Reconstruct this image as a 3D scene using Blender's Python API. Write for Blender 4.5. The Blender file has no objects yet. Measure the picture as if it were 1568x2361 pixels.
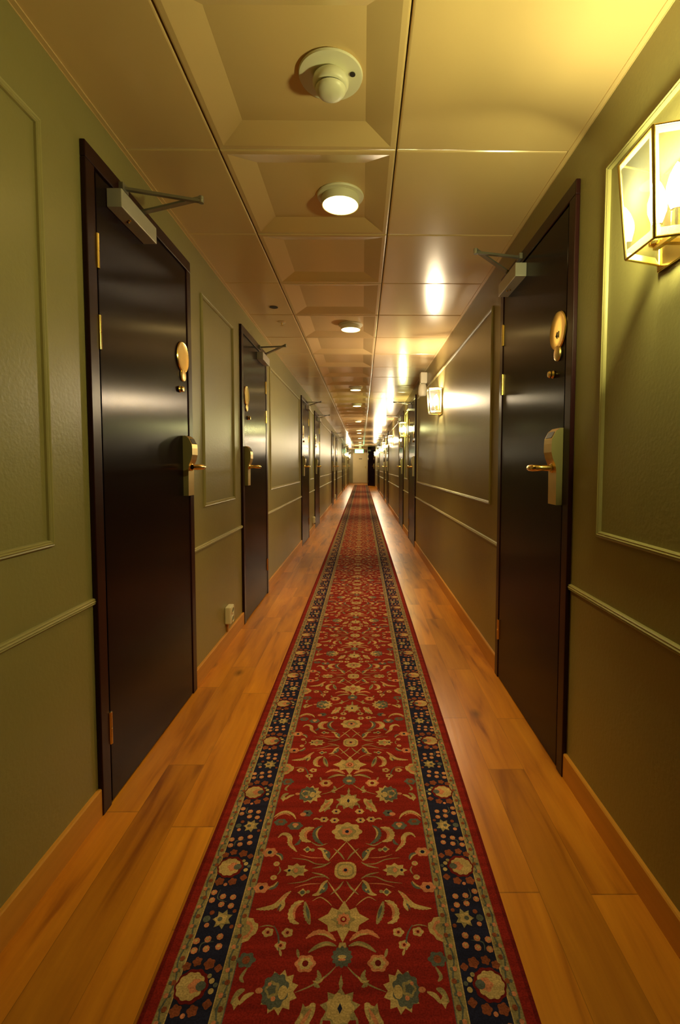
import bpy, math, random
from mathutils import Matrix, Vector
random.seed(7)
PI = math.pi
S = bpy.context.scene
COL = S.collection

# ------------------------------------------------------------------ camera
F, PX, PY = 1104.81, 842.04, 1134.65
YAW, PITCH, ROLL = .0068, .0543, -.0018
cam = bpy.data.cameras.new('camera')
camo = bpy.data.objects.new('camera', cam)
COL.objects.link(camo)
cam.sensor_fit = 'VERTICAL'; cam.sensor_height = 24.0; cam.sensor_width = 24.0 * 1568 / 2361
cam.lens = 24.0 * F / 2361
cam.shift_x = (784 - PX) / 2361
cam.shift_y = (PY - 1180.5) / 2361
cam.clip_start = .01; cam.clip_end = 100
cyw, syw, cp, sp, cr, sr = math.cos(YAW), math.sin(YAW), math.cos(PITCH), math.sin(PITCH), math.cos(ROLL), math.sin(ROLL)
R0 = Vector((cyw, -syw, 0)); U0 = Vector((sp * syw, sp * cyw, cp)); FW = Vector((cp * syw, cp * cyw, -sp))
RR = R0 * cr - U0 * sr; UU = R0 * sr + U0 * cr
M = Matrix.Identity(4)
for i in range(3):
    M[i][0] = RR[i]; M[i][1] = UU[i]; M[i][2] = -FW[i]
M[0][3], M[1][3], M[2][3] = 0, 0, 1.10
camo.matrix_world = M
S.camera = camo

# ------------------------------------------------------------------ world, exposure
w = bpy.data.worlds.new('world'); S.world = w; w.use_nodes = True
w.node_tree.nodes['Background'].inputs[0].default_value = (.9, .6, .3, 1)
w.node_tree.nodes['Background'].inputs[1].default_value = .002
S.view_settings.view_transform = 'Standard'
S.view_settings.look = 'None'
S.view_settings.exposure = 1.0
S.view_settings.gamma = 1
S.view_settings.use_curve_mapping = False
cy = S.cycles
cy.max_bounces = 8; cy.diffuse_bounces = 4; cy.glossy_bounces = 4; cy.transparent_max_bounces = 12
cy.sample_clamp_indirect = 4; cy.sample_clamp_direct = 0
cy.caustics_reflective = False; cy.caustics_refractive = False
cy.use_denoising = True

# lamp settings
YELLOW = (1.0, .98, .42)      # the greener, yellower sconces
WHITE = (1.0, .78, .50)       # the whiter, pinker sconces
DOWN = (1.0, .66, .20)
SCONCE_W = 6.9
WHITE_W = 15.0
DOWN_E = 10.0
DOWN_W = 50.0

# ------------------------------------------------------------------ materials
def mat(name, color, rough=.5, metal=0, spec=.5, **kw):
    m = bpy.data.materials.new(name); m.use_nodes = True
    b = m.node_tree.nodes['Principled BSDF']
    b.inputs['Base Color'].default_value = (*color, 1)
    b.inputs['Roughness'].default_value = rough
    b.inputs['Metallic'].default_value = metal
    b.inputs['Specular IOR Level'].default_value = spec
    for k, v in kw.items():
        b.inputs[k].default_value = v
    return m
def nodes(m):
    return m.node_tree.nodes, m.node_tree.links, m.node_tree.nodes['Principled BSDF']
def vary(m, scale=(8, 8, 8), lo=.85, hi=1.12, detail=3, bump=0, bscale=None, coord='Object'):
    N, L, b = nodes(m)
    tc = N.new('ShaderNodeTexCoord'); mp = N.new('ShaderNodeMapping'); L.new(tc.outputs[coord], mp.inputs[0])
    mp.inputs['Scale'].default_value = scale
    nz = N.new('ShaderNodeTexNoise'); nz.inputs['Scale'].default_value = 1; nz.inputs['Detail'].default_value = detail
    L.new(mp.outputs[0], nz.inputs['Vector'])
    mr = N.new('ShaderNodeMapRange'); mr.inputs[3].default_value = lo; mr.inputs[4].default_value = hi
    mr.inputs[1].default_value = .25; mr.inputs[2].default_value = .75
    L.new(nz.outputs[0], mr.inputs[0])
    mx = N.new('ShaderNodeVectorMath'); mx.operation = 'SCALE'
    mx.inputs[0].default_value = b.inputs['Base Color'].default_value[:3]
    L.new(mr.outputs[0], mx.inputs['Scale']); L.new(mx.outputs[0], b.inputs['Base Color'])
    if bump:
        n2 = N.new('ShaderNodeTexNoise'); n2.inputs['Detail'].default_value = 2
        m2 = N.new('ShaderNodeMapping'); L.new(tc.outputs[coord], m2.inputs[0]); m2.inputs['Scale'].default_value = bscale or scale
        n2.inputs['Scale'].default_value = 1; L.new(m2.outputs[0], n2.inputs['Vector'])
        bp = N.new('ShaderNodeBump'); bp.inputs['Strength'].default_value = 1; bp.inputs['Distance'].default_value = bump
        L.new(n2.outputs[0], bp.inputs['Height']); L.new(bp.outputs[0], b.inputs['Normal'])
    return m
def emit(name, color, strength, base=(.9, .9, .85)):
    m = mat(name, base, .4)
    _, _, b = nodes(m)
    b.inputs['Emission Color'].default_value = (*color, 1)
    b.inputs['Emission Strength'].default_value = strength
    return m

m_wall = vary(mat('wallpaper_sage', (.28, .240, .092), .38), (3, 3, 3), .94, 1.05, bump=.0006, bscale=(90, 90, 90))
m_trim = vary(mat('moulding_sage_paint', (.37, .32, .135), .35, spec=.5), (6, 6, 6), .96, 1.03)
m_ceil = vary(mat('ceiling_enamel', (.74, .53, .26), .19, spec=.7), (1.5, 1.5, 1.5), .95, 1.04, bump=.0012, bscale=(2.2, 2.2, 2.2))
m_gap = mat('dark_gap', (.06, .045, .03), .7)
m_base = vary(mat('beech_baseboard', (.60, .28, .045), .42), (20, 2, 40), .9, 1.08)
m_frame = vary(mat('door_frame_mahogany', (.022, .005, .006), .3, spec=.22), (30, 30, 1.5), .7, 1.3)
m_black = mat('rebate_black', (.006, .005, .005), .6)
m_leaf = mat('door_leaf_dark_brown', (.005, .002, .0045), .24, spec=.17, Anisotropic=.8)
m_leaf.node_tree.nodes['Principled BSDF'].inputs['Specular Tint'].default_value = (.92, .80, 1, 1)
vary(m_leaf, (60, 60, 1.2), .75, 1.25, bump=.0003, bscale=(9, 9, .8))
def add_tangent(m):
    N, L, b = nodes(m)
    t = N.new('ShaderNodeTangent'); t.direction_type = 'RADIAL'; t.axis = 'Z'
    L.new(t.outputs[0], b.inputs['Tangent'])
    b.inputs['Anisotropic Rotation'].default_value = 0.0
add_tangent(m_leaf)
m_brass = vary(mat('polished_brass', (.86, .64, .22), .22, 1), (10, 10, 10), .9, 1.05)
m_satin = vary(mat('satin_brass', (.78, .57, .22), .38, 1), (10, 10, 10), .9, 1.05)
m_lockside = mat('lock_case_olive_metal', (.34, .30, .13), .42, .5)
m_silver = vary(mat('closer_silver_paint', (.52, .50, .46), .38, .35), (12, 12, 12), .93, 1.04)
m_arm = mat('closer_arm_steel', (.30, .29, .25), .4, .7)
m_ivory = vary(mat('ivory_plastic', (.82, .78, .60), .4), (9, 9, 9), .96, 1.02)
m_dark = mat('dark_slot', (.015, .013, .01), .5)
m_num = mat('engraved_digit', (.05, .03, .01), .5)
m_enddoor = vary(mat('cream_door_paint', (.85, .74, .42), .45), (3, 3, 3), .95, 1.03)
m_red = mat('dark_red_plate', (.16, .02, .015), .5)
m_bulbY = emit('lit_bulb_yellow', (1, .95, .42), 110)
m_bulbW = emit('lit_bulb_warm', (1, .84, .64), 110)
m_down = emit('lit_diffuser', DOWN, DOWN_E)
m_exit = emit('lit_exit_face', (.30, 1.0, .55), 3.2)
m_exitrim = emit('green_sign_edge', (.03, .85, .25), 2.2, (.05, .4, .15))
m_glass = bpy.data.materials.new('clear_glass'); m_glass.use_nodes = True
N, L = m_glass.node_tree.nodes, m_glass.node_tree.links
N.clear()
o_ = N.new('ShaderNodeOutputMaterial'); mx = N.new('ShaderNodeMixShader'); tr = N.new('ShaderNodeBsdfTransparent'); gl = N.new('ShaderNodeBsdfGlossy')
tr.inputs[0].default_value = (.93, .93, .86, 1); gl.inputs['Roughness'].default_value = .03
tl = N.new('ShaderNodeBsdfTranslucent'); tl.inputs[0].default_value = (1, 1, .9, 1); mt = N.new('ShaderNodeMixShader'); mt.inputs[0].default_value = .010
fr = N.new('ShaderNodeFresnel'); fr.inputs[0].default_value = 1.28
L.new(fr.outputs[0], mx.inputs[0]); L.new(tr.outputs[0], mt.inputs[1]); L.new(tl.outputs[0], mt.inputs[2]); L.new(mt.outputs[0], mx.inputs[1]); L.new(gl.outputs[0], mx.inputs[2]); L.new(mx.outputs[0], o_.inputs[0])

m_bevel = m_glass.copy(); m_bevel.name = 'glass_bevel'
for n_ in m_bevel.node_tree.nodes:
    if n_.type == 'MIX_SHADER' and not n_.inputs[0].is_linked: n_.inputs[0].default_value = .075

# floor: oak strips running along the corridor
m_floor = mat('oak_strip_floor', (.5, .3, .1), .28, spec=.42)
N, L, b = nodes(m_floor)
def nn(t, **kw):
    n = N.new(t)
    for k, v in kw.items(): setattr(n, k, v)
    return n
def math_(op, a, c=None, c2=None):
    n = nn('ShaderNodeMath', operation=op)
    for i, v in enumerate((a, c, c2)):
        if v is None: continue
        if isinstance(v, (int, float)): n.inputs[i].default_value = v
        else: L.new(v, n.inputs[i])
    return n.outputs[0]
tc = nn('ShaderNodeTexCoord'); sx = nn('ShaderNodeSeparateXYZ'); L.new(tc.outputs['Object'], sx.inputs[0])
PW = .13
u = math_('DIVIDE', math_('ADD', sx.outputs[0], .58 + PW * 10), PW)
row = math_('FLOOR', u); fu = math_('FRACT', u)
wn = nn('ShaderNodeTexWhiteNoise', noise_dimensions='1D'); L.new(row, wn.inputs['W'])
v = math_('DIVIDE', math_('ADD', sx.outputs[1], math_('MULTIPLY', wn.outputs[0], 1.7)), .86)
pl = math_('FLOOR', v); fv = math_('FRACT', v)
cb = nn('ShaderNodeCombineXYZ'); L.new(row, cb.inputs[0]); L.new(pl, cb.inputs[1])
wn2 = nn('ShaderNodeTexWhiteNoise', noise_dimensions='2D'); L.new(cb.outputs[0], wn2.inputs['Vector'])
# grain
cb2 = nn('ShaderNodeCombineXYZ'); L.new(math_('ADD', math_('MULTIPLY', sx.outputs[0], 16), math_('MULTIPLY', wn2.outputs[0], 40)), cb2.inputs[0]); L.new(math_('MULTIPLY', sx.outputs[1], 1.7), cb2.inputs[1]); L.new(pl, cb2.inputs[2])
g1 = nn('ShaderNodeTexNoise'); g1.inputs['Scale'].default_value = 1; g1.inputs['Detail'].default_value = 5; g1.inputs['Distortion'].default_value = .6
L.new(cb2.outputs[0], g1.inputs['Vector'])
cb3 = nn('ShaderNodeCombineXYZ'); L.new(math_('MULTIPLY', sx.outputs[0], 90), cb3.inputs[0]); L.new(math_('MULTIPLY', sx.outputs[1], 5), cb3.inputs[1]); L.new(row, cb3.inputs[2])
g2 = nn('ShaderNodeTexNoise'); g2.inputs['Scale'].default_value = 1; g2.inputs['Detail'].default_value = 3
L.new(cb3.outputs[0], g2.inputs['Vector'])
# knots
cb4 = nn('ShaderNodeCombineXYZ'); L.new(math_('MULTIPLY', sx.outputs[0], 5.2), cb4.inputs[0]); L.new(math_('MULTIPLY', sx.outputs[1], 3.0), cb4.inputs[1])
vo = nn('ShaderNodeTexVoronoi'); vo.inputs['Scale'].default_value = 1; L.new(cb4.outputs[0], vo.inputs['Vector'])
kn = nn('ShaderNodeMapRange'); kn.inputs[1].default_value = .03; kn.inputs[2].default_value = .16; kn.inputs[3].default_value = .42; kn.inputs[4].default_value = 1
L.new(vo.outputs['Distance'], kn.inputs[0])
sc_ = nn('ShaderNodeSeparateColor'); L.new(vo.outputs['Color'], sc_.inputs[0])
gate = math_('GREATER_THAN', sc_.outputs[0], .55)
knot = math_('ADD', math_('MULTIPLY', kn.outputs[0], gate), math_('SUBTRACT', 1, gate))
rmp = nn('ShaderNodeValToRGB'); e = rmp.color_ramp.elements
e[0].position = .28; e[0].color = (.24, .070, .006, 1); e[1].position = .75; e[1].color = (.63, .262, .022, 1)
x_ = e.new(.45); x_.color = (.48, .178, .014, 1)
L.new(g1.outputs[0], rmp.inputs[0])
tone = math_('ADD', .80, math_('MULTIPLY', wn2.outputs[0], .34))
fine = math_('ADD', .86, math_('MULTIPLY', g2.outputs[0], .26))
edge = math_('MULTIPLY', math_('GREATER_THAN', fu, .012), math_('GREATER_THAN', fv, .004))
edgev = math_('ADD', .62, math_('MULTIPLY', edge, .38))
tot = math_('MULTIPLY', math_('MULTIPLY', tone, fine), math_('MULTIPLY', edgev, knot))
vm = nn('ShaderNodeVectorMath', operation='SCALE'); L.new(rmp.outputs[0], vm.inputs[0]); L.new(tot, vm.inputs['Scale'])
L.new(vm.outputs[0], b.inputs['Base Color'])
bpn = nn('ShaderNodeBump'); bpn.inputs['Strength'].default_value = .5; bpn.inputs['Distance'].default_value = .0006
L.new(math_('MULTIPLY', edge, g2.outputs[0]), bpn.inputs['Height']); L.new(bpn.outputs[0], b.inputs['Normal'])

# rug yarns
def yarn(name, c):
    m = mat(name, c, .95, spec=.12)
    vary(m, (260, 330, 100), .62, 1.35, detail=2, coord='Object')
    N, L, b = nodes(m); src = b.inputs['Base Color'].links[0].from_socket
    tcn = N.new('ShaderNodeTexCoord'); mpn = N.new('ShaderNodeMapping'); mpn.inputs['Scale'].default_value = (5, 42, 1); L.new(tcn.outputs['Object'], mpn.inputs[0])
    nzn = N.new('ShaderNodeTexNoise'); nzn.inputs['Scale'].default_value = 1; nzn.inputs['Detail'].default_value = 3; L.new(mpn.outputs[0], nzn.inputs['Vector'])
    mrn = N.new('ShaderNodeMapRange'); mrn.inputs[1].default_value = .3; mrn.inputs[2].default_value = .7; mrn.inputs[3].default_value = .72; mrn.inputs[4].default_value = 1.2; L.new(nzn.outputs[0], mrn.inputs[0])
    vmn = N.new('ShaderNodeVectorMath'); vmn.operation = 'SCALE'; L.new(src, vmn.inputs[0]); L.new(mrn.outputs[0], vmn.inputs['Scale']); L.new(vmn.outputs[0], b.inputs['Base Color'])
    return m
RUGC = [yarn('yarn_red', (.20, .013, .011)), yarn('yarn_gold', (.42, .30, .15)), yarn('yarn_salmon', (.47, .18, .11)),
        yarn('yarn_slate', (.085, .095, .10)), yarn('yarn_navy', (.012, .013, .045)), yarn('yarn_dark_red', (.12, .008, .009)),
        yarn('yarn_rust', (.20, .055, .03)), yarn('yarn_olive', (.25, .20, .11))]
RED, GOLD, SAL, SLATE, NAVY, DRED, RUST, OLIVE = range(8)

# ------------------------------------------------------------------ mesh building
class MB:
    def __init__(s): s.v = []; s.f = []; s.m = []; s.s = []
    def add(s, vs, fs, mi=0, smooth=False):
        o = len(s.v); s.v += [tuple(p) for p in vs]
        for f in fs: s.f.append([i + o for i in f]); s.m.append(mi); s.s.append(smooth)
        return s
    def box(s, x0, x1, y0, y1, z0, z1, mi=0, bev=0):
        x0, x1 = sorted((x0, x1)); y0, y1 = sorted((y0, y1)); z0, z1 = sorted((z0, z1))
        if bev <= 0:
            vs = [(x, y, z) for x in (x0, x1) for y in (y0, y1) for z in (z0, z1)]
            return s.add(vs, [(0, 1, 3, 2), (4, 6, 7, 5), (0, 4, 5, 1), (2, 3, 7, 6), (0, 2, 6, 4), (1, 5, 7, 3)], mi)
        import bmesh
        bm = bmesh.new(); bmesh.ops.create_cube(bm, size=1)
        for q in bm.verts: q.co = Vector(((x0 + x1) / 2 + q.co.x * (x1 - x0), (y0 + y1) / 2 + q.co.y * (y1 - y0), (z0 + z1) / 2 + q.co.z * (z1 - z0)))
        bmesh.ops.bevel(bm, geom=list(bm.edges), offset=bev, segments=2, affect='EDGES', profile=.5)
        bm.verts.index_update()
        s.add([q.co[:] for q in bm.verts], [[q.index for q in f.verts] for f in bm.faces], mi)
        bm.free(); return s
    def lathe(s, prof, c, axis='z', n=32, mi=0, smooth=True):
        # prof: (radius, height) ; axis direction z, x or -z
        vs = []
        for r, h in prof:
            for k in range(n):
                a = 2 * PI * k / n; p, q = r * math.cos(a), r * math.sin(a)
                if axis == 'z': vs.append((c[0] + p, c[1] + q, c[2] + h))
                else: vs.append((c[0] + h, c[1] + p, c[2] + q))
        fs = []
        for i in range(len(prof) - 1):
            for k in range(n):
                a, b_ = i * n + k, i * n + (k + 1) % n
                fs.append((a, b_, b_ + n, a + n))
        fs.append(tuple(range(n))[::-1]); fs.append(tuple((len(prof) - 1) * n + k for k in range(n)))
        return s.add(vs, fs, mi, smooth)
    def tube(s, pts, r, n=10, mi=0, smooth=True):
        pts = [Vector(p) for p in pts]
        rs = r if isinstance(r, (list, tuple)) else [r] * len(pts)
        vs = []; ref = None
        for i, p in enumerate(pts):
            t = (pts[min(i + 1, len(pts) - 1)] - pts[max(i - 1, 0)]).normalized()
            if ref is None: ref = Vector((0, 0, 1)) if abs(t.z) < .9 else Vector((1, 0, 0))
            a = t.cross(ref).normalized(); b_ = t.cross(a).normalized(); ref = -b_ if b_.dot(ref) < 0 else b_
            for k in range(n):
                an = 2 * PI * k / n; vs.append(p + (a * math.cos(an) + b_ * math.sin(an)) * rs[i])
        fs = []
        for i in range(len(pts) - 1):
            for k in range(n):
                q, q2 = i * n + k, i * n + (k + 1) % n
                fs.append((q, q2, q2 + n, q + n))
        fs.append(tuple(range(n))[::-1]); fs.append(tuple((len(pts) - 1) * n + k for k in range(n)))
        return s.add(vs, fs, mi, smooth)
    def bar(s, a, c, wd, ht, mi=0):
        a, c = Vector(a), Vector(c); t = (c - a).normalized(); sd = t.cross(Vector((0, 0, 1))).normalized() * wd / 2; up = sd.cross(t).normalized() * ht / 2
        vs = [p + i * sd + j * up for p in (a, c) for i in (-1, 1) for j in (-1, 1)]
        return s.add(vs, [(0, 2, 3, 1), (4, 5, 7, 6), (0, 1, 5, 4), (2, 6, 7, 3), (0, 4, 6, 2), (1, 3, 7, 5)], mi)
    def prism(s, poly, y0, y1, mi=0):   # poly in (x, z)
        n = len(poly)
        vs = [(p[0], y0, p[1]) for p in poly] + [(p[0], y1, p[1]) for p in poly]
        return s.add(vs, [tuple(range(n)), tuple(range(2 * n - 1, n - 1, -1))] + [(i, i + n, (i + 1) % n + n, (i + 1) % n) for i in range(n)], mi)
    def build(s, name, mats, parent=None, loc=(0, 0, 0), rz=0, recalc=True):
        me = bpy.data.meshes.new(name)
        me.from_pydata(s.v, [], s.f)
        for m in (mats if isinstance(mats, (list, tuple)) else [mats]): me.materials.append(m)
        me.polygons.foreach_set('material_index', s.m); me.polygons.foreach_set('use_smooth', s.s)
        if recalc:
            import bmesh
            bm = bmesh.new(); bm.from_mesh(me); bmesh.ops.recalc_face_normals(bm, faces=bm.faces[:]); bm.to_mesh(me); bm.free()
        me.update()
        if any(s.s) and not all(s.s): pass
        if any(s.s): me.set_sharp_from_angle(angle=math.radians(40))
        o = bpy.data.objects.new(name, me); COL.objects.link(o)
        o.location = loc; o.rotation_euler = (0, 0, rz)
        if parent: o.parent = parent
        return o
def tag(o, label=None, cat=None, group=None, kind=None):
    if label: o['label'] = label
    if cat: o['category'] = cat
    if group: o['group'] = group
    if kind: o['kind'] = kind
    return o
def empty(name, loc=(0, 0, 0), rz=0):
    o = bpy.data.objects.new(name, None); COL.objects.link(o); o.location = loc; o.rotation_euler = (0, 0, rz); o.empty_display_size = .05
    return o
def copy_tree(o, parent=None):
    c = o.copy(); COL.objects.link(c)
    if parent: c.parent = parent
    for ch in list(o.children): copy_tree(ch, c)
    return c

# ------------------------------------------------------------------ layout
A, B, H = -.826, .724, 2.184        # wall planes and ceiling
XA, XB = -.493, .117                # ceiling rails
Y0, YE = -2.4, 31.4
DW, DT = .86, 2.053
LD = [1.885, 3.705, 6.94, 8.75, 13.45, 15.35, 20.2, 22.0, 27.2, 29.0]
RD = [2.065, 6.86, 8.74, 13.5, 15.38, 20.1, 21.5]
T0 = 1.711                          # first ceiling seam

# floor, walls
tag(MB().box(A - .1, B + .1, Y0, YE + .1, -.05, 0).build('floor', m_floor), 'oak strip floor running the length of the corridor', 'floor', kind='structure')
tag(MB().box(A - .1, A, Y0, YE, 0, H + .15).build('wall_left', m_wall), 'sage green left corridor wall', 'wall', kind='structure')
tag(MB().box(B, B + .1, Y0, 25.75, 0, H + .15).build('wall_right', m_wall), 'sage green right corridor wall', 'wall', kind='structure')
tag(MB().box(A - .1, B + .1, YE, YE + .1, 0, H + .15).build('wall_end', m_wall), 'cream wall closing the far end of the corridor', 'wall', kind='structure')
tag(MB().box(A - .1, B + .1, Y0 - .1, Y0, 0, H + .15).build('wall_back', m_wall), 'sage green wall behind the viewpoint', 'wall', kind='structure')
# the corridor narrows on the right near its end: slanted bit with a door, then a straight bit
q = MB()
P = [(B, 25.75), (.724, 26.05), (.330, 26.85), (.330, YE), (B + .1, YE), (B + .1, 25.75)]
q.add([(x, y, 0) for x, y in P] + [(x, y, H + .15) for x, y in P], [(0, 1, 2, 3, 4, 5), (11, 10, 9, 8, 7, 6)] + [(i, (i + 1) % 6, (i + 1) % 6 + 6, i + 6) for i in range(6)])
tag(q.build('wall_right_far', m_wall), 'slanting wall that narrows the far end on the right', 'wall', kind='structure')

# ceiling of enamelled tiles, coffered in the middle column
c = MB()
c.box(A - .1, B + .1, Y0, YE, H + .11, H + .15, 1)
def tile(x0, x1, y0, y1, coffer):
    g = .0022; r = .006
    t = [random.uniform(-.0009, .0009) for _ in range(4)]
    def ring(ins, z, tilt=1):
        return [(x0 + ins, y0 + ins, z + t[0] * tilt), (x1 - ins, y0 + ins, z + t[1] * tilt), (x1 - ins, y1 - ins, z + t[2] * tilt), (x0 + ins, y1 - ins, z + t[3] * tilt)]
    rings = [ring(g, H + .02), ring(g, H + .004), ring(g + r * .35, H + .001), ring(g + r, H)]
    if coffer: rings += [ring(.022, H), ring(.107, H + .025)]
    n = len(rings); vs = sum(rings, [])
    fs = [(i * 4 + k, i * 4 + (k + 1) % 4, (i + 1) * 4 + (k + 1) % 4, (i + 1) * 4 + k) for i in range(n - 1) for k in range(4)]
    fs.append(tuple((n - 1) * 4 + k for k in range(4)))
    c.add(vs, fs, 0)
k = int((Y0 - T0) / .6) - 1
while T0 + .6 * k < YE:
    a_, b_ = T0 + .6 * k, T0 + .6 * (k + 1)
    if b_ > Y0:
        tile(A, XA, a_, b_, False); tile(XA, XB, a_, b_, True); tile(XB, B, a_, b_, False)
    k += 1
# hidden carrier above the gaps
c.box(A, B, Y0, YE, H + .095, H + .10, 1)
for x in (XA, XB): c.box(x - .012, x + .012, Y0, YE, H + .012, H + .016, 1)
k = -8
while T0 + .6 * k < YE:
    if T0 + .6 * k > Y0: c.box(A, B, T0 + .6 * k - .011, T0 + .6 * k + .011, H + .012, H + .0165, 2)
    k += 1
tag(c.build('ceiling', [m_ceil, m_gap, m_ceil], recalc=False), 'cream enamelled tile ceiling with coffered middle row', 'ceiling', kind='structure')

# ---- trims
TN = [0]
def trim(mb, label, m=None, name=None):
    TN[0] += 1
    o = mb.build(name or 'trim_%d' % TN[0], m or m_trim)
    return tag(o, label, 'trim', kind='structure')
PROF = [(0, 0), (.001, .006), (.004, .0095), (.007, .0085), (.010, .0115), (.013, .0085), (.016, .0095), (.019, .006), (.020, 0)]   # (across, out)
def frame_moulding(side, y0, y1, z0, z1):
    wx, sg = (A, 1) if side == 'left' else (B, -1)
    q = MB(); vs = []
    for yy, zz, sy_, sz in ((y0, z0, 1, 1), (y1, z0, -1, 1), (y1, z1, -1, -1), (y0, z1, 1, -1)):
        for a, d in PROF: vs.append((wx + sg * d, yy + sy_ * a, zz + sz * a))
    n = len(PROF); fs = []
    for i in range(4):
        j = (i + 1) % 4
        for k in range(n - 1): fs.append((i * n + k, i * n + k + 1, j * n + k + 1, j * n + k))
    q.add(vs, fs); return q
def rail(side, y0, y1, z):
    wx, sg = (A, 1) if side == 'left' else (B, -1)
    n = len(PROF); vs = []
    for yy in (y0, y1):
        for a, d in PROF: vs.append((wx + sg * d, yy, z + a * 1.1))
    return MB().add(vs, [(k, k + 1, n + k + 1, n + k) for k in range(n - 1)] + [tuple(range(n)), tuple(range(n, 2 * n))])
def baseb(side, y0, y1):
    wx, sg = (A, 1) if side == 'left' else (B, -1)
    poly = [(wx, 0), (wx + sg * .012, 0), (wx + sg * .012, .084), (wx + sg * .009, .088), (wx, .088)]
    return MB().prism(poly, y0, y1)
for side, D, yend in (('left', LD, YE), ('right', RD, 25.75)):
    segs = []; p = Y0
    for d in D:
        segs.append((p, d - DW / 2)); p = d + DW / 2
    segs.append((p, yend))
    for i, (a, b_) in enumerate(segs):
        where = 'before the first door' if i == 0 else 'beyond door %d' % i
        if b_ - a < .05: continue
        trim(rail(side, a, b_, .672), 'sage chair rail on the %s wall, %s' % (side, where))
        trim(baseb(side, a, b_), 'beech baseboard on the %s wall, %s' % (side, where), m_base, 'baseboard_' + side)
        m0 = .18
        if b_ - a > .5:
            trim(frame_moulding(side, a + (m0 if i else .1), b_ - m0, .884, 1.98), 'rectangular sage picture moulding on the %s wall, %s' % (side, where))
for side, wx, sg, yend in (('left', A, 1, YE), ('right', B, -1, 25.75)):
    q = MB(); q.box(wx, wx + sg * .016, Y0, yend, H - .004, H - .0005); q.box(wx, wx + sg * .002, Y0, yend, H - .006, H)
    trim(q, 'thin pale edge strip where the ceiling meets the %s wall' % side, m_ceil)

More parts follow.
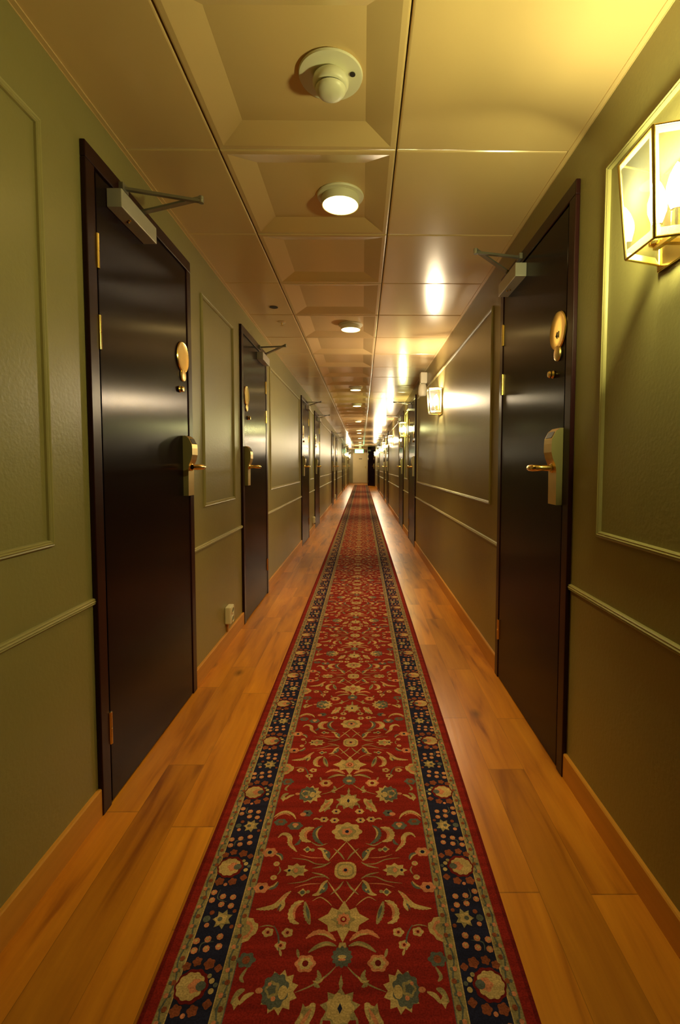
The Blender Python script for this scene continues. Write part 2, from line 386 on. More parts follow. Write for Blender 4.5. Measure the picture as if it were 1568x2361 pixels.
# ------------------------------------------------------------------ room doors
def make_door(s, name, digits, arm):
    """local: wall plane x=0, +x into the corridor, y along the wall, handle on the s side."""
    r = empty(name)
    hw = DW / 2; fw = .05
    q = MB()
    for yy in (-1, 1): q.box(0, .016, yy * hw, yy * (hw - fw), 0, DT - fw, 0, .003)
    q.box(0, .016, -hw, hw, DT - fw, DT, 0, .003)
    fr_ = q.build('door_frame', m_frame, r)
    MB().box(0, .003, -hw + fw - .002, hw - fw + .002, 0.001, DT - fw + .002).build('rebate', m_black, r)
    lw = hw - fw - .009
    leaf = MB().box(.003, .013, -lw, lw, .006, DT - fw - .008, 0, .0025).build('door_leaf', m_leaf, r)
    # hinges on the -s side
    for z in (1.755, 1.51, .255):
        yy = -s * (hw - fw - .003)
        q = MB()
        q.lathe([(.0001, 0), (.0065, .0005), (.0065, .051), (.0055, .0515), (.0055, .0535), (.0065, .054), (.0065, .1045), (.0001, .105)], (.016, yy, z - .052), n=12)
        q.box(.0125, .0145, yy + s * .0, yy + s * .012, z - .05, z + .05)
        q.build('hinge', m_brass, r)
    hy = s * (hw - .118)
    # number disc
    disc = MB().lathe([(.068, 0), (.069, .004), (.066, .008), (.060, .0065), (.03, .0055), (.0005, .005)], (.013, hy, 1.588), 'x', 40).build('number_disc', m_brass, r)
    if digits:
        cu = bpy.data.curves.new('digits', 'FONT'); cu.body = digits; cu.size = .034; cu.extrude = .0006; cu.align_x = 'CENTER'; cu.align_y = 'CENTER'
        to = bpy.data.objects.new('tmp', cu); COL.objects.link(to)
        dg = bpy.context.evaluated_depsgraph_get(); me = bpy.data.meshes.new_from_object(to.evaluated_get(dg)); bpy.data.objects.remove(to)
        me.materials.clear(); me.materials.append(m_num)
        for vtx in me.vertices:
            x, y, z = vtx.co; vtx.co = (.0192 + z, hy + x, 1.572 + y)
        o = bpy.data.objects.new('door_number', me); COL.objects.link(o); o.parent = disc
    MB().lathe([(.026, 0), (.028, .003), (.026, .008), (.02, .010), (.0005, .0105)], (.013, hy - s * 0, 1.508), 'x', 28).build('cylinder_cover', m_satin, r)
    MB().lathe([(.013, 0), (.015, .004), (.011, .010), (.013, .016), (.010, .021), (.0005, .022)], (.013, hy - s * .04, 1.44), 'x', 20).build('peephole', m_brass, r)
    # lock case with card slot
    ly = s * (hw - .092)
    side = [(.013, .963), (.036, .963), (.037, 1.085), (.040, 1.105), (.050, 1.128), (.0555, 1.15), (.0555, 1.180), (.054, 1.198), (.041, 1.224), (.026, 1.236), (.013, 1.236)]
    q = MB(); q.prism(side, ly - .036, ly + .036, 0)
    for k_ in range(len(q.f)):
        f = q.f[k_]
        if len(f) == len(side): q.m[k_] = 1
    lock = q.build('lock_case', [m_satin, m_lockside], r)
    MB().prism([(.0418, 1.2228), (.0530, 1.2004), (.0544, 1.2012), (.0432, 1.2236)], ly - .028, ly + .028).build('card_slot', m_dark, lock)
    q = MB(); t = -s
    q.lathe([(.017, 0), (.017, .006), (.012, .009)], (.0365, ly, 1.094), 'x', 20)
    q.tube([(.040, ly, 1.094), (.075, ly, 1.094), (.090, ly + t * .004, 1.094), (.098, ly + t * .018, 1.094), (.098, ly + t * .05, 1.094), (.088, ly + t * .085, 1.094), (.078, ly + t * .105, 1.094)], [.011, .011, .012, .013, .013, .013, .011], 14)
    q.build('lever_handle', m_brass, lock)
    # closer on the hinge side
    c0, c1 = -s * (hw - .12), -s * (hw - .38)
    cl = MB().box(.013, .062, c0, c1, 1.922, 1.980, 0, .0025).build('closer_body', m_silver, r)
    q = MB(); q.lathe([(.004, 0), (.005, -.002), (.0005, -.004)], (.045, (c0 * 2 + c1) / 3, 1.922), 'z', 12)
    q.lathe([(.004, 0), (.005, -.002), (.0005, -.004)], (.035, (c0 * 2 + c1) / 3 + s * .012, 1.922), 'z', 12)
    q.build('closer_screw', m_brass, cl)
    sp_ = (.040, -s * (hw - arm[0]), 1.992); el = (arm[2], -s * (hw - arm[3]), 2.032); br = (.022, -s * (hw - arm[1]), 2.030)
    q = MB(); q.lathe([(.010, 0), (.010, .012)], (sp_[0], sp_[1], 1.980), 'z', 14); q.bar(sp_, el, .020, .007)
    q.build('closer_arm', m_arm, cl)
    q = MB(); q.bar((el[0], el[1], el[2] - .010), (br[0], br[1], br[2]), .014, .009); q.lathe([(.009, 0), (.009, .022)], (el[0], el[1], el[2] - .016), 'z', 14); q.box(.016, .030, br[1] - .02, br[1] + .02, 2.018, 2.042)
    q.build('forearm', m_arm, cl)
    return r
ORD = ['first', 'second', 'third', 'fourth', 'fifth', 'sixth', 'seventh', 'eighth', 'ninth', 'tenth', 'eleventh', 'twelfth']
protoR = make_door(-1, 'door_1', None, (.225, .31, .234, .375))      # handle towards local -y
protoF = make_door(1, 'door_2', None, (.295, .215, .263, .275))       # handle towards local +y
protoN = make_door(1, 'door_11', '41', (.225, .31, .234, .375))
dn = 2
def lab(side, i, n):
    if i == n - 1: return 'dark brown room door with brass lock on the %s wall, the furthest one from the camera' % side
    return 'dark brown room door with brass lock on the %s wall, %s from the camera' % (side, ORD[i])
for i, y in enumerate(LD):
    if i == 0: o = protoF; o.name = 'door_1b'
    elif i == 1: o = protoR
    else:
        o = copy_tree(protoR); dn += 1
    o.location = (A, y, 0)
    tag(o, 'large dark brown door at left, brass hinges on its near edge' if i == 0 else lab('left', i, len(LD)), 'door', 'room doors', 'structure')
    o['n'] = i + 1
for i, y in enumerate(RD):
    o = protoN if i == 0 else copy_tree(protoF)
    o.location = (B, y, 0); o.rotation_euler = (0, 0, PI)
    tag(o, 'large dark brown door at right with shining brass number disc' if i == 0 else lab('right', i, len(RD)), 'door', 'room doors', 'structure')
    o['n'] = len(LD) + i + 1
# slanted door at the end of the right wall
o = copy_tree(protoF); ang = math.atan2(.80, -.394)
o.location = (.527, 26.45, 0); o.rotation_euler = (0, 0, ang + PI / 2)
MB().box(0, .014, -DW / 2, DW / 2, DT, H - .01, 0, .002).build('transom_panel', m_leaf, o)
tag(o, 'dark room door in the slanting wall right of the cream end door', 'door', 'room doors', 'structure'); o['n'] = 18
for o in [x for x in COL.objects if 'n' in x.keys()]:
    n = o['n']; del o['n']; o.name = 'tmpdoor_%d' % n; o['dn'] = n
for o in [x for x in COL.objects if 'dn' in x.keys()]:
    o.name = 'door_%d' % o['dn']; del o['dn']

# end door
r = empty('door_19', (-.135, YE, 0))
q = MB(); q.box(-.46, -.42, -.03, 0, 0, 1.98); q.box(.42, .46, -.03, 0, 0, 1.98); q.box(-.46, .46, -.03, 0, 1.94, 1.985)
q.build('door_frame', m_enddoor, r)
MB().box(-.418, .418, -.022, -.002, .008, 1.938, 0, .003).build('door_leaf', m_enddoor, r)
MB().box(-.06, .14, -.026, -.022, 1.55, 1.59).build('door_sign', m_dark, r)
q = MB(); q.tube([(.37, -.022, 1.05), (.37, -.07, 1.05), (.36, -.075, 1.05), (.27, -.075, 1.05)], .009, 8); q.box(.35, .39, -.03, -.022, .96, 1.1)
q.build('lever_handle', m_satin, r)
tag(r, 'cream door with small dark sign closing the corridor end', 'door', kind='structure')
tag(MB().box(.25, .32, YE - .03, YE, 1.995, 2.13, 0, .004).build('wall_sign', m_red), 'small dark red plate above the right corner of the cream end door', 'sign')

# ------------------------------------------------------------------ sconces
def make_sconce(mb_, col, name='wall_sconce'):
    r = empty(name)
    MB().box(0, .008, -.098, .098, -.125, .10, 0, .002).build('backplate', m_brass, r)
    zt, zb = .108, -.112
    top = [(.010, -.098, zt), (.124, -.066, zt), (.124, .066, zt), (.010, .098, zt)]
    bot = [(.010, -.086, zb), (.107, -.055, zb), (.107, .055, zb), (.010, .086, zb)]
    q = MB()
    for i in range(3):
        q.tube([top[i], top[i + 1]], .0026, 8); q.tube([bot[i], bot[i + 1]], .0028, 8)
    for i in range(4): q.tube([top[i], bot[i]], .0038 if i in (1, 2) else .003, 8)
    q.build('brass_frame', m_brass, r)
    for i in range(3):
        g = MB(); Tn = [Vector(top[i]), Vector(top[i + 1]), Vector(bot[i + 1]), Vector(bot[i])]
        cn = sum(Tn, Vector()) / 4; nrm = (Tn[1] - Tn[0]).cross(Tn[3] - Tn[0]).normalized()
        if nrm.dot(Vector((1, 0, 0)) + (cn - Vector((0, 0, 0)))) < 0: nrm = -nrm
        outer = [p + (cn - p) * .03 for p in Tn]; inner = [p + (cn - p) * .03 + (cn - (p + (cn - p) * .03)).normalized() * .017 + nrm * .0025 for p in Tn]
        g.add(outer + inner, [(0, 1, 5, 4), (1, 2, 6, 5), (2, 3, 7, 6), (3, 0, 4, 7)], 1).add(inner, [(0, 1, 2, 3)], 0)
        g.build('glass_pane', [m_glass, m_bevel], r)
    # candle arm, two candles
    q = MB(); q.bar((.008, 0, -.095), (.055, 0, -.095), .016, .008); q.bar((.05, -.036, -.095), (.05, .036, -.095), .012, .008)
    q.build('bulb_bracket', m_brass, r)
    for yy in (-.034, .034):
        q = MB(); q.lathe([(.006, -.093), (.015, -.088), (.016, -.082), (.009, -.078), (.009, -.045), (.012, -.043)], (.05, yy, 0), 'z', 16)
        cd = q.build('candle_socket', m_brass, r)
        q = MB(); q.lathe([(.007, -.045), (.012, -.035), (.0195, -.012), (.0200, .006), (.014, .030), (.006, .048), (.0005, .056)], (.05, yy, 0), 'z', 16)
        q.build('bulb', mb_, cd)
    ld = bpy.data.lights.new('sconce_light', 'POINT'); ld.energy = SCONCE_W if col == YELLOW else WHITE_W; ld.color = col; ld.shadow_soft_size = .03
    lo = bpy.data.objects.new('sconce_light', ld); COL.objects.link(lo); lo.parent = r; lo.location = (.078, 0, .01)
    return r
SY = [1.09, 4.42, 7.80, 11.1, 14.44, 17.6, 20.78, 24.0]
SZ = 1.695
pY = make_sconce(m_bulbY, YELLOW); pW = make_sconce(m_bulbW, WHITE)
kinds = [0, 1, 0, 1, 1, 1, 1, 1]; used = set()
for i, (y, k) in enumerate(zip(SY, kinds)):
    src = (pY, pW)[k]
    o = copy_tree(src) if k in used else src
    used.add(k)
    o.location = (B, y, SZ); o.rotation_euler = (0, 0, PI)
    lb = {0: 'large brass and glass wall lantern at far right, closest to the viewer', 1: 'brass glass wall lantern glowing white inside the moulding between the first two right doors',
          2: 'yellow-green glowing glass wall lantern between the second and third right doors'}.get(i, 'bright glass wall lantern on the right wall, %s from the camera' % ORD[i])
    tag(o, lb, 'wall lamp', 'glass wall lanterns')
o = copy_tree(pW); o.location = (A, 29.9, SZ); o.rotation_euler = (0, 0, 0)
tag(o, 'glass wall lantern on the left wall, beyond the hanging exit sign', 'wall lamp', 'glass wall lanterns')
o = copy_tree(pW); o.location = (A, 25.2, SZ); o.rotation_euler = (0, 0, 0)
tag(o, 'bright glass wall lantern on the left wall, just before the hanging exit sign', 'wall lamp', 'glass wall lanterns')

# ------------------------------------------------------------------ ceiling downlights
CX, CZ = -.09, H + .025
def make_down():
    r = empty('ceiling_downlight')
    q = MB(); q.lathe([(.094, 0), (.096, -.004), (.093, -.009), (.076, -.011), (.078, -.014), (.0765, -.038), (.0745, -.042), (.072, -.041), (.071, -.036)], (0, 0, 0), 'z', 40)
    q.build('housing', m_ivory, r)
    MB().lathe([(.0715, 0), (.070, -.003), (.050, -.006), (.0005, -.007)], (0, 0, -.037), 'z', 36).build('diffuser', m_down, r)
    ld = bpy.data.lights.new('downlight_beam', 'SPOT'); ld.energy = DOWN_W; ld.color = DOWN; ld.shadow_soft_size = .06; ld.spot_size = 1.4; ld.spot_blend = 1
    lo = bpy.data.objects.new('downlight_beam', ld); COL.objects.link(lo); lo.parent = r; lo.location = (0, 0, -.055)
    return r
DLY = [2.03, 3.83, 6.83, 8.64, 11.65, 14.5, 15.7, 18.7, 21.8, 23.5, 26.6, 28.5]
p = make_down()
for i, y in enumerate(DLY):
    o = p if i == 0 else copy_tree(p)
    o.location = (CX, y, CZ)
    tag(o, 'round glowing ceiling downlight just beyond the smoke detector' if i == 0 else 'round glowing ceiling downlight, %s from the camera' % ORD[i] if i < 11 else 'round glowing ceiling downlight furthest from the camera', 'ceiling light', 'ceiling downlights')

# smoke detector
r = empty('smoke_detector', (-.09, 1.42, CZ))
q = MB(); q.lathe([(.088, 0), (.091, -.004), (.089, -.009), (.080, -.010), (.050, -.0085)], (0, 0, 0), 'z', 48); q.build('mounting_plate', m_ivory, r)
q = MB(); q.lathe([(.038, -.006), (.044, -.009), (.049, -.014), (.051, -.022), (.0505, -.030), (.047, -.036), (.044, -.038)], (0, 0, 0), 'z', 40); q.build('detector_body', m_ivory, r)
q = MB(); q.lathe([(.0395, -.0375), (.0395, -.0425)], (0, 0, 0), 'z', 40); q.build('vent_slot', m_dark, r)
q = MB(); q.lathe([(.041, -.042), (.0435, -.043), (.042, -.047), (.036, -.054), (.022, -.059), (.0005, -.061)], (0, 0, 0), 'z', 40); q.build('detector_cap', m_ivory, r)
MB().lathe([(.008, 0), (.008, -.004)], (.062, -.012, -.008), 'z', 12).build('screw_hole', m_dark, r)
tag(r, 'ivory round smoke detector on its plate in the nearest ceiling coffer', 'smoke detector')

# hole and sprinkler covers
tag(MB().lathe([(.029, 0), (.029, -.002)], (0, 0, 0), 'z', 28).build('ceiling_opening', m_dark, loc=(-.605, 3.345, H - .0002)), 'small black round opening in the left row of ceiling tiles', 'ceiling opening')
def sprinkler(x, y, lb, z=H):
    r = empty('sprinkler_head', (x, y, z))
    MB().lathe([(.030, 0), (.031, -.003), (.014, -.006)], (0, 0, 0), 'z', 24).build('escutcheon', m_ceil, r)
    q = MB(); q.lathe([(.007, -.005), (.007, -.016), (.003, -.018), (.003, -.026), (.012, -.027), (.012, -.029)], (0, 0, 0), 'z', 12); q.build('nozzle', m_satin, r)
    return tag(r, lb, 'sprinkler', 'ceiling sprinklers')
sprinkler(-.606, 3.68, 'small ceiling sprinkler just beyond the black round opening')
sprinkler(-.362, 13.3, 'small ceiling sprinkler near the fifth downlight', CZ)
sprinkler(-.362, 17.5, 'small ceiling sprinkler near the eighth downlight', CZ)

# alarm sounder on the right wall
r = empty('alarm_sounder', (B, 5.40, 0), PI)
MB().box(0, .078, -.05, .05, 2.018, 2.140, 0, .012).build('sounder_base', m_ivory, r)
MB().box(.012, .030, -.012, .012, 1.93, 2.018, 0, .003).build('bracket', m_silver, r)
q = MB(); q.lathe([(.03, 2.014), (.040, 2.005), (.048, 1.97), (.050, 1.93), (.046, 1.895), (.035, 1.88), (.0005, 1.878)], (.048, 0, 0), 'z', 28); q.build('sounder_body', m_ivory, r)
tag(r, 'ivory alarm sounder high on the right wall before the second door', 'alarm')

# sockets
def socket(y, lb):
    r = empty('wall_socket', (A, y, .195))
    MB().box(0, .036, -.042, .042, -.052, .052, 0, .006).build('socket_box', m_ivory, r)
    for z in (.025, -.027):
        q = MB(); q.lathe([(.021, 0), (.022, .004), (.018, .005), (.017, -.001)], (.036, 0, z), 'x', 20); q.build('outlet', m_ivory, r)
    MB().box(0, .009, -.010, .010, -.107, -.052, 0, .001).build('cable_duct', m_base, r)
    return tag(r, lb, 'socket', 'white wall sockets')
socket(2.89, 'white double socket low on the left wall before the second door')
socket(8.03, 'white double socket low on the left wall between the third and fourth doors')
socket(14.40, 'white double socket low on the left wall between the fifth and sixth doors')

# exit sign
r = empty('exit_sign', (-.15, 26.0, 1.90))
MB().box(-.23, .23, -.035, .035, -.095, .105, 0, .006).build('sign_case', m_exitrim, r)
MB().box(-.215, .215, -.040, -.035, -.085, .092).build('sign_face', m_exit, r)
q = MB(); q.box(-.012, .012, -.012, .012, .105, H - 1.90 + .02); q.build('hanger', m_ivory, r)
tag(r, 'glowing green and white exit sign hanging before the end door', 'sign')

# ------------------------------------------------------------------ runner rug
RC = -.043; RY1 = 27.75
polys = []          # (points, layer, colour) within one 0.6 m repeat, x relative to the rug centre
def P_(pts, c, l=1): polys.append((pts, l, c))
def both(fn):
    global polys
    keep = polys; polys = []
    fn(); new = polys
    polys = keep + new + [([(-x, y) for x, y in p], l, c) for p, l, c in new]
def flower(x, y, rx, n, c, depth=.18, ry=None, l=1, ph=0, k=5):
    ry = ry or rx; pts = []
    for i in range(n * k):
        a = 2 * PI * i / (n * k) + ph
        q_ = 1 - depth + depth * abs(math.cos(n * (a - ph) / 2)) * 1.0
        pts.append((x + rx * q_ * math.cos(a), y + ry * q_ * math.sin(a)))
    P_(pts, c, l)
def spiky(x, y, rx, ry, n, c, depth=.3, l=1, ph=0):
    pts = []
    for i in range(2 * n):
        a = PI * i / n + ph; q_ = 1 if i % 2 == 0 else 1 - depth
        pts.append((x + rx * q_ * math.cos(a), y + ry * q_ * math.sin(a)))
    P_(pts, c, l)
def disc(x, y, r, c, l=2, ry=None, n=9):
    P_([(x + r * math.cos(2 * PI * i / n), y + (ry or r) * math.sin(2 * PI * i / n)) for i in range(n)], c, l)
def ribbon(pts, wd, c, l=1, taper=True, wavy=0):
    # smooth curve through pts, width tapering at the ends
    pts = [Vector((p[0], p[1])) for p in pts]; out = []
    n = len(pts); smp = []
    for i in range(n - 1):
        p0, p1, p2, p3 = pts[max(i - 1, 0)], pts[i], pts[i + 1], pts[min(i + 2, n - 1)]
        for j in range(5):
            t = j / 5
            smp.append(.5 * ((2 * p1) + (p2 - p0) * t + (2 * p0 - 5 * p1 + 4 * p2 - p3) * t * t + (-p0 + 3 * p1 - 3 * p2 + p3) * t ** 3))
    smp.append(pts[-1]); L_, R_ = [], []
    for i, p in enumerate(smp):
        d = (smp[min(i + 1, len(smp) - 1)] - smp[max(i - 1, 0)]).normalized(); nr = Vector((-d.y, d.x))
        t = i / (len(smp) - 1); w_ = wd * (math.sin(PI * min(max(t, .04), .96)) ** .7 if taper else 1)
        wv = 1 + (wavy if i % 2 else 0)
        L_.append(p + nr * w_ / 2 * wv); R_.append(p - nr * w_ / 2)
    for i in range(len(smp) - 1):
        P_([tuple(L_[i]), tuple(L_[i + 1]), tuple(R_[i + 1]), tuple(R_[i])], c, l)
# centre line
spiky(0, 0, .042, .040, 9, OLIVE, .32, 1, PI / 2); flower(0, 0, .030, 7, GOLD, .25, l=2); spiky(0, 0, .010, .010, 2, NAVY, .5, 3, PI / 2)
spiky(0, .047, .008, .018, 2, OLIVE, .4, 1, PI / 2)
flower(0, .102, .024, 12, SLATE, .22); disc(0, .102, .010, GOLD, 2, .004); disc(0, .096, .009, SAL, 2, .003)
# diamond star
P_([(0, .240), (.014, .215), (.030, .222), (.038, .205), (.062, .191), (.038, .176), (.034, .158), (.014, .163), (0, .134), (-.014, .163), (-.034, .158), (-.038, .176), (-.062, .191), (-.038, .205), (-.030, .222), (-.014, .215)], GOLD, 1)
spiky(0, .190, .030, .026, 6, OLIVE, .35, 2); flower(0, .190, .017, 8, SAL, .3, l=3); disc(0, .190, .008, RED, 4); disc(0, .190, .004, GOLD, 5)
P_([(-.007, .134), (.007, .134), (.010, .122), (-.010, .122)], GOLD, 1)
# ring rosette
flower(0, .331, .033, 4, GOLD, .14, .031, 1, PI / 4); flower(0, .331, .026, 4, OLIVE, .14, .024, 2, PI / 4); flower(0, .331, .021, 4, GOLD, .14, .019, 3, PI / 4); disc(0, .331, .009, SAL, 4); disc(0, .331, .005, NAVY, 5)
# large rosette
flower(0, .468, .046, 8, GOLD, .22, .038); flower(0, .468, .028, 6, OLIVE, .25, .024, 2); flower(0, .468, .017, 5, SAL, .25, .014, 3); disc(0, .468, .006, NAVY, 4)
def sides():
    # palmettes blue with gold shell
    spiky(.128, .032, .040, .044, 11, GOLD, .26, 1); flower(.137, .034, .030, 9, SLATE, .2, .036, 2); disc(.120, .030, .010, GOLD, 3, .014); flower(.143, .036, .016, 5, OLIVE, .3, .018, 3); spiky(.144, .036, .011, .012, 5, SLATE, .3, 4); disc(.150, .046, .004, SAL, 5); disc(.138, .018, .005, SAL, 4)
    disc(.170, .034, .008, SAL, 2, .006); ribbon([(.205, .008), (.196, .022), (.180, .030)], .010, GOLD); ribbon([(.222, .010), (.212, .030), (.200, .036)], .012, OLIVE); spiky(.213, .012, .010, .014, 4, GOLD, .4)
    # leaf from the star
    spiky(.070, .580, .016, .032, 5, OLIVE, .35, 1, 1.2); ribbon([(.052, .610), (.066, .585), (.090, .550)], .022, GOLD, 1, wavy=.4); ribbon([(.058, .600), (.070, .580), (.082, .560)], .008, SAL, 2)
    # small flowers around the rosette
    for x, y in ((.037, .552), (.040, .514), (.073, .518)):
        flower(x, y, .015, 6, GOLD, .25, .012); disc(x, y, .007, SAL, 2, .005); disc(x, y, .004, NAVY, 3)
    ribbon([(.085, .518), (.098, .522), (.106, .517)], .006, GOLD); ribbon([(.037, .565), (.034, .585)], .005, OLIVE)
    # blue flowers and arc
    flower(.128, .545, .018, 6, SLATE, .25, .015); disc(.140, .540, .010, SAL, 2, .008); disc(.128, .546, .004, NAVY, 3)
    flower(.205, .507, .021, 6, SLATE, .22, .015); disc(.205, .509, .008, RUST, 2, .006)
    flower(.158, .492, .024, 6, SLATE, .22, .017); disc(.158, .497, .010, SAL, 2, .007); disc(.158, .489, .005, GOLD, 3)
    ribbon([(.230, .528), (.215, .545), (.195, .552), (.172, .540), (.160, .520)], .009, GOLD, 1, wavy=.5); ribbon([(.226, .520), (.214, .536), (.196, .543), (.178, .533)], .005, SAL, 2)
    # crescents beside the rosette
    ribbon([(.100, .484), (.122, .478), (.131, .458), (.124, .438), (.104, .430)], .018, GOLD, 1, wavy=.35); ribbon([(.104, .476), (.118, .470), (.123, .456), (.117, .442)], .009, SAL, 2)
    ribbon([(.076, .492), (.090, .478), (.094, .458), (.086, .436), (.068, .420)], .014, SLATE, 1, wavy=.5); ribbon([(.080, .486), (.088, .474), (.090, .458), (.083, .440)], .006, GOLD, 2)
    ribbon([(.104, .430), (.080, .416), (.055, .424)], .004, OLIVE)
    # scrolls
    ribbon([(.202, .446), (.192, .460), (.176, .458), (.166, .444), (.164, .425), (.152, .408), (.140, .394)], .013, GOLD, 1, wavy=.4); ribbon([(.164, .440), (.162, .425), (.152, .410)], .006, SAL, 2); ribbon([(.150, .418), (.140, .425), (.136, .440)], .009, SLATE)
    spiky(.111, .402, .013, .012, 4, GOLD, .35); disc(.111, .402, .006, SLATE, 2); disc(.096, .400, .006, OLIVE, 1)
    # pink rosettes at edge
    for y in (.392, .278):
        flower(.216, y, .022, 6, SAL, .25, .017); disc(.216, y, .011, GOLD, 2, .008); disc(.216, y, .006, NAVY, 3)
    ribbon([(.200, .388), (.184, .382), (.176, .366)], .010, SLATE); ribbon([(.200, .386), (.186, .378), (.178, .364)], .005, GOLD, 2)
    ribbon([(.200, .274), (.184, .280), (.174, .294)], .010, SLATE); ribbon([(.202, .276), (.186, .284), (.177, .297)], .005, GOLD, 2)
    # hooked leaves round the ring rosette
    for sg in (1, -1):
        f_ = lambda y: .331 + sg * (y - .331)
        ribbon([(.082, f_(.406)), (.068, f_(.402)), (.060, f_(.390)), (.056, f_(.374)), (.046, f_(.362))], .014, GOLD); ribbon([(.064, f_(.400)), (.052, f_(.388)), (.048, f_(.370))], .013, SLATE)
        ribbon([(.042, f_(.358)), (.062, f_(.345)), (.090, f_(.338))], .005, OLIVE); ribbon([(.046, f_(.352)), (.080, f_(.352)), (.110, f_(.366)), (.150, f_(.372))], .0035, OLIVE)
        ribbon([(.062, f_(.372)), (.100, f_(.374)), (.130, f_(.384))], .003, SAL)
        disc(.190, f_(.353), .009, GOLD, 1, .008); disc(.190, f_(.353), .004, SAL, 2)
        ribbon([(.004, f_(.365)), (.016, f_(.385)), (.036, f_(.405))], .005, OLIVE); ribbon([(.0, f_(.43)), (.022, f_(.40)), (.046, f_(.364))], .004, GOLD)
    spiky(.134, .331, .034, .024, 8, GOLD, .3); flower(.128, .331, .018, 5, OLIVE, .25, .013, 2); disc(.134, .331, .006, SAL, 3, .008); disc(.152, .331, .004, NAVY, 3)
    ribbon([(.182, .345), (.176, .331), (.182, .317)], .004, OLIVE)
    # scrolls between ring and diamond
    ribbon([(.216, .218), (.196, .220), (.174, .226), (.160, .240), (.150, .256), (.138, .268)], .013, GOLD, 1, wavy=.4); ribbon([(.164, .236), (.153, .252), (.144, .262)], .006, SAL, 2); ribbon([(.154, .245), (.152, .228), (.158, .212)], .010, GOLD, 1); ribbon([(.158, .24), (.158, .228), (.164, .214)], .005, SLATE, 1)
    spiky(.108, .264, .013, .012, 4, GOLD, .35); disc(.108, .264, .006, SLATE, 2); disc(.094, .266, .005, OLIVE)
    ribbon([(.102, .240), (.119, .232), (.128, .210), (.123, .188), (.106, .180)], .014, GOLD, 1, wavy=.35); ribbon([(.106, .232), (.117, .225), (.122, .208), (.117, .192)], .007, SAL, 2)
    ribbon([(.098, .238), (.092, .216), (.086, .195), (.080, .178)], .014, OLIVE, 1, wavy=.5); ribbon([(.094, .226), (.088, .208), (.084, .192)], .007, SLATE, 2)
    ribbon([(.080, .240), (.062, .250), (.044, .240), (.030, .226)], .003, GOLD)
    # small triple flowers
    for x, y in ((.176, .159), (.130, .158), (.141, .128)):
        flower(x, y, .014, 5, GOLD, .25, .012); disc(x, y, .007, SAL, 2, .006); disc(x, y, .0035, DRED, 3)
    ribbon([(.165, .176), (.150, .150), (.143, .115)], .004, SLATE); ribbon([(.141, .118), (.136, .104)], .006, GOLD); ribbon([(.2, .172), (.180, .176), (.163, .172)], .003, OLIVE)
    # half rosette at the edge
    P_([(.232, .196), (.218, .194), (.212, .184), (.203, .180), (.201, .168), (.204, .156), (.212, .150), (.217, .140), (.232, .134)], GOLD, 1); P_([(.232, .188), (.220, .184), (.211, .168), (.220, .148), (.232, .142)], SAL, 2); P_([(.232, .180), (.222, .176), (.218, .166), (.224, .154), (.232, .150)], OLIVE, 3)
    # leaves either side of the small disc
    ribbon([(.016, .138), (.036, .154), (.062, .158), (.085, .144)], .012, SAL, 1, wavy=.3); ribbon([(.022, .140), (.040, .152), (.060, .154)], .005, GOLD, 2)
    ribbon([(.014, .126), (.034, .132), (.056, .126), (.076, .112)], .011, OLIVE, 1); ribbon([(.020, .126), (.038, .130), (.058, .122)], .005, GOLD, 2)
    flower(.080, .088, .024, 6, SAL, .22, .020); flower(.080, .088, .017, 6, GOLD, .3, .014, 2); disc(.080, .088, .007, DRED, 3); ribbon([(.096, .100), (.102, .120)], .007, OLIVE)
    flower(.212, .096, .022, 6, SLATE, .3, .018); disc(.212, .096, .009, RUST, 2); ribbon([(.205, .080), (.214, .060), (.206, .050)], .008, OLIVE)
    ribbon([(.012, .082), (.030, .064), (.060, .044), (.095, .030)], .004, OLIVE); ribbon([(.052, .074), (.046, .060), (.052, .046), (.044, .040)], .010, OLIVE, 1, wavy=.5); ribbon([(.036, .06), (.046, .05), (.06, .052)], .005, GOLD, 2)
    # border (period .3, twice per repeat), roundels sit .043 beyond the star
    for o_ in (.043, .343):
        flower(.314, o_, .036, 10, DRED, .1, .036, 2); flower(.316, o_, .030, 10, GOLD, .12, .029, 3); flower(.306, o_, .016, 5, SAL, .3, .015, 4); disc(.294, o_, .011, SLATE, 5, .010); disc(.302, o_ + .010, .004, SAL, 5)
        disc(.274, o_ + .010, .006, GOLD, 3); disc(.270, o_ - .010, .006, GOLD, 3); disc(.264, o_ + .002, .005, SLATE, 3); disc(.282, o_ + .020, .005, OLIVE, 3)
        flower(.338, o_ + .040, .010, 5, RUST, .3, l=2); flower(.290, o_ + .045, .013, 5, RUST, .3, l=2); flower(.318, o_ + .050, .011, 5, RUST, .35, l=2); flower(.268, o_ + .036, .009, 4, RUST, .3, l=2)
        flower(.330, o_ - .046, .013, 5, RUST, .3, l=2); flower(.296, o_ - .046, .012, 5, RUST, .3, l=2); flower(.270, o_ - .034, .010, 4, RUST, .3, l=2); disc(.312, o_ - .055, .005, SAL, 3)
        for bx, by in ((.334, .074), (.308, .078), (.281, .083), (.336, .096), (.311, .100), (.285, .106), (.333, .200), (.306, .188), (.281, .184), (.334, .222), (.308, .210), (.282, .208)):
            disc(bx, o_ + by, .0082, SAL, 3, n=7); disc(bx + .001, o_ + by + .001, .0036, GOLD, 4, n=6)
        ribbon([(.322, o_ + .070), (.322, o_ + .09), (.296, o_ + .095)], .003, SLATE, 2); ribbon([(.320, o_ + .230), (.320, o_ + .205), (.294, o_ + .195)], .003, SLATE, 2)
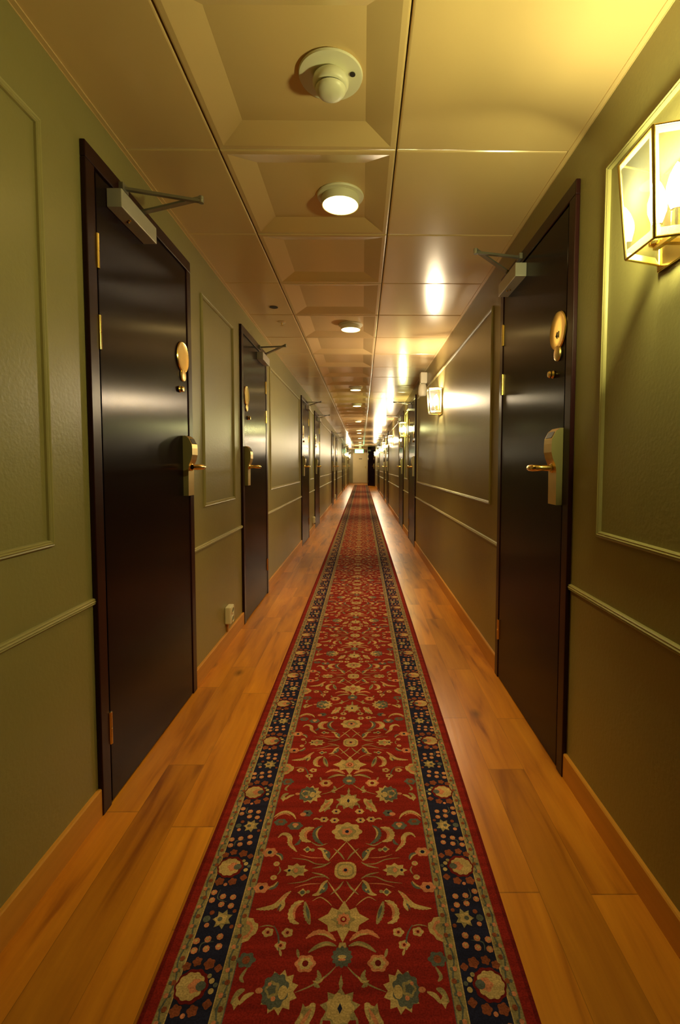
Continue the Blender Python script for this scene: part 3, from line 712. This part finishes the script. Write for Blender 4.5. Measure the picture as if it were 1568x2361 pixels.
        spiky(.292, o_ + .149, .024, .026, 7, OLIVE, .4, 2); flower(.296, o_ + .149, .016, 5, GOLD, .3, .015, 3); disc(.298, o_ + .149, .006, SLATE, 4); disc(.330, o_ + .150, .009, SLATE, 2); disc(.325, o_ + .134, .006, SAL, 3); disc(.322, o_ + .166, .006, RUST, 3); disc(.265, o_ + .130, .005, RUST, 3); disc(.268, o_ + .170, .005, RUST, 3)
    # guard stripes
    for gx in (.2435, .3565):
        for i in range(12):
            y = .025 + .05 * i
            disc(gx + .003, y, .0055, SAL, 3, n=6); disc(gx - .003, y + .025, .006, RUST, 3, n=6); disc(gx - .0045, y, .004, SLATE, 3, n=5); disc(gx + .0045, y + .025, .004, SLATE, 3, n=5)
        ribbon([(gx + .005 * math.cos(2 * PI * i / 12 * 6), .6 * i / 12 * 1.0) for i in range(13)], .0035, SLATE, 2, taper=False)
both(sides)
ZT = .008; LZ = .00016
rv, rf, rm = [], [], []
def addp(pts, c):
    o = len(rv); rv.extend(pts); rf.append(list(range(o, o + len(pts)))); rm.append(c)
# pile slab and long stripes
ry0 = -.6
addp([(-.397, ry0, ZT), (.397, ry0, ZT), (.397, RY1, ZT), (-.397, RY1, ZT)], RED)
for a_, b2 in (((-.397, ry0), (.397, ry0)), ((.397, ry0), (.397, RY1)), ((.397, RY1), (-.397, RY1)), ((-.397, RY1), (-.397, ry0))):
    addp([(a_[0], a_[1], 0), (b2[0], b2[1], 0), (b2[0], b2[1], ZT), (a_[0], a_[1], ZT)], DRED)
for sg in (1, -1):
    for x0, x1, cc, l in ((.388, .397, DRED, 1), (.230, .3685, RUST, 1), (.232, .255, OLIVE, 1.5), (.2575, .3430, NAVY, 1.5), (.3455, .367, OLIVE, 1.5), (.255, .2575, GOLD, 1.5), (.343, .3455, GOLD, 1.5), (.230, .232, SLATE, 1.5)):
        z = ZT + LZ * (l - .6)
        addp([(sg * x0, ry0, z), (sg * x1, ry0, z), (sg * x1, RY1, z), (sg * x0, RY1, z)], cc)
k = -3
while .908 + .6 * (k + 1) < RY1:
    y0 = .908 + .6 * k
    if y0 > ry0:
        for ip, (pts, l, cc) in enumerate(polys):
            z = ZT + LZ * (l + (1 if abs(pts[0][0]) > .232 else 0)) + 3.1e-6 * (ip * 7 % 41)
            addp([(x, y + y0, z) for x, y in pts], cc)
    k += 1
me = bpy.data.meshes.new('runner_rug'); me.from_pydata(rv, [], rf)
for m in RUGC: me.materials.append(m)
me.polygons.foreach_set('material_index', rm)
o = bpy.data.objects.new('runner_rug', me); COL.objects.link(o); o.location = (RC, 0, 0)
tag(o, 'long red floral runner rug with navy flowered borders on the oak floor', 'rug')
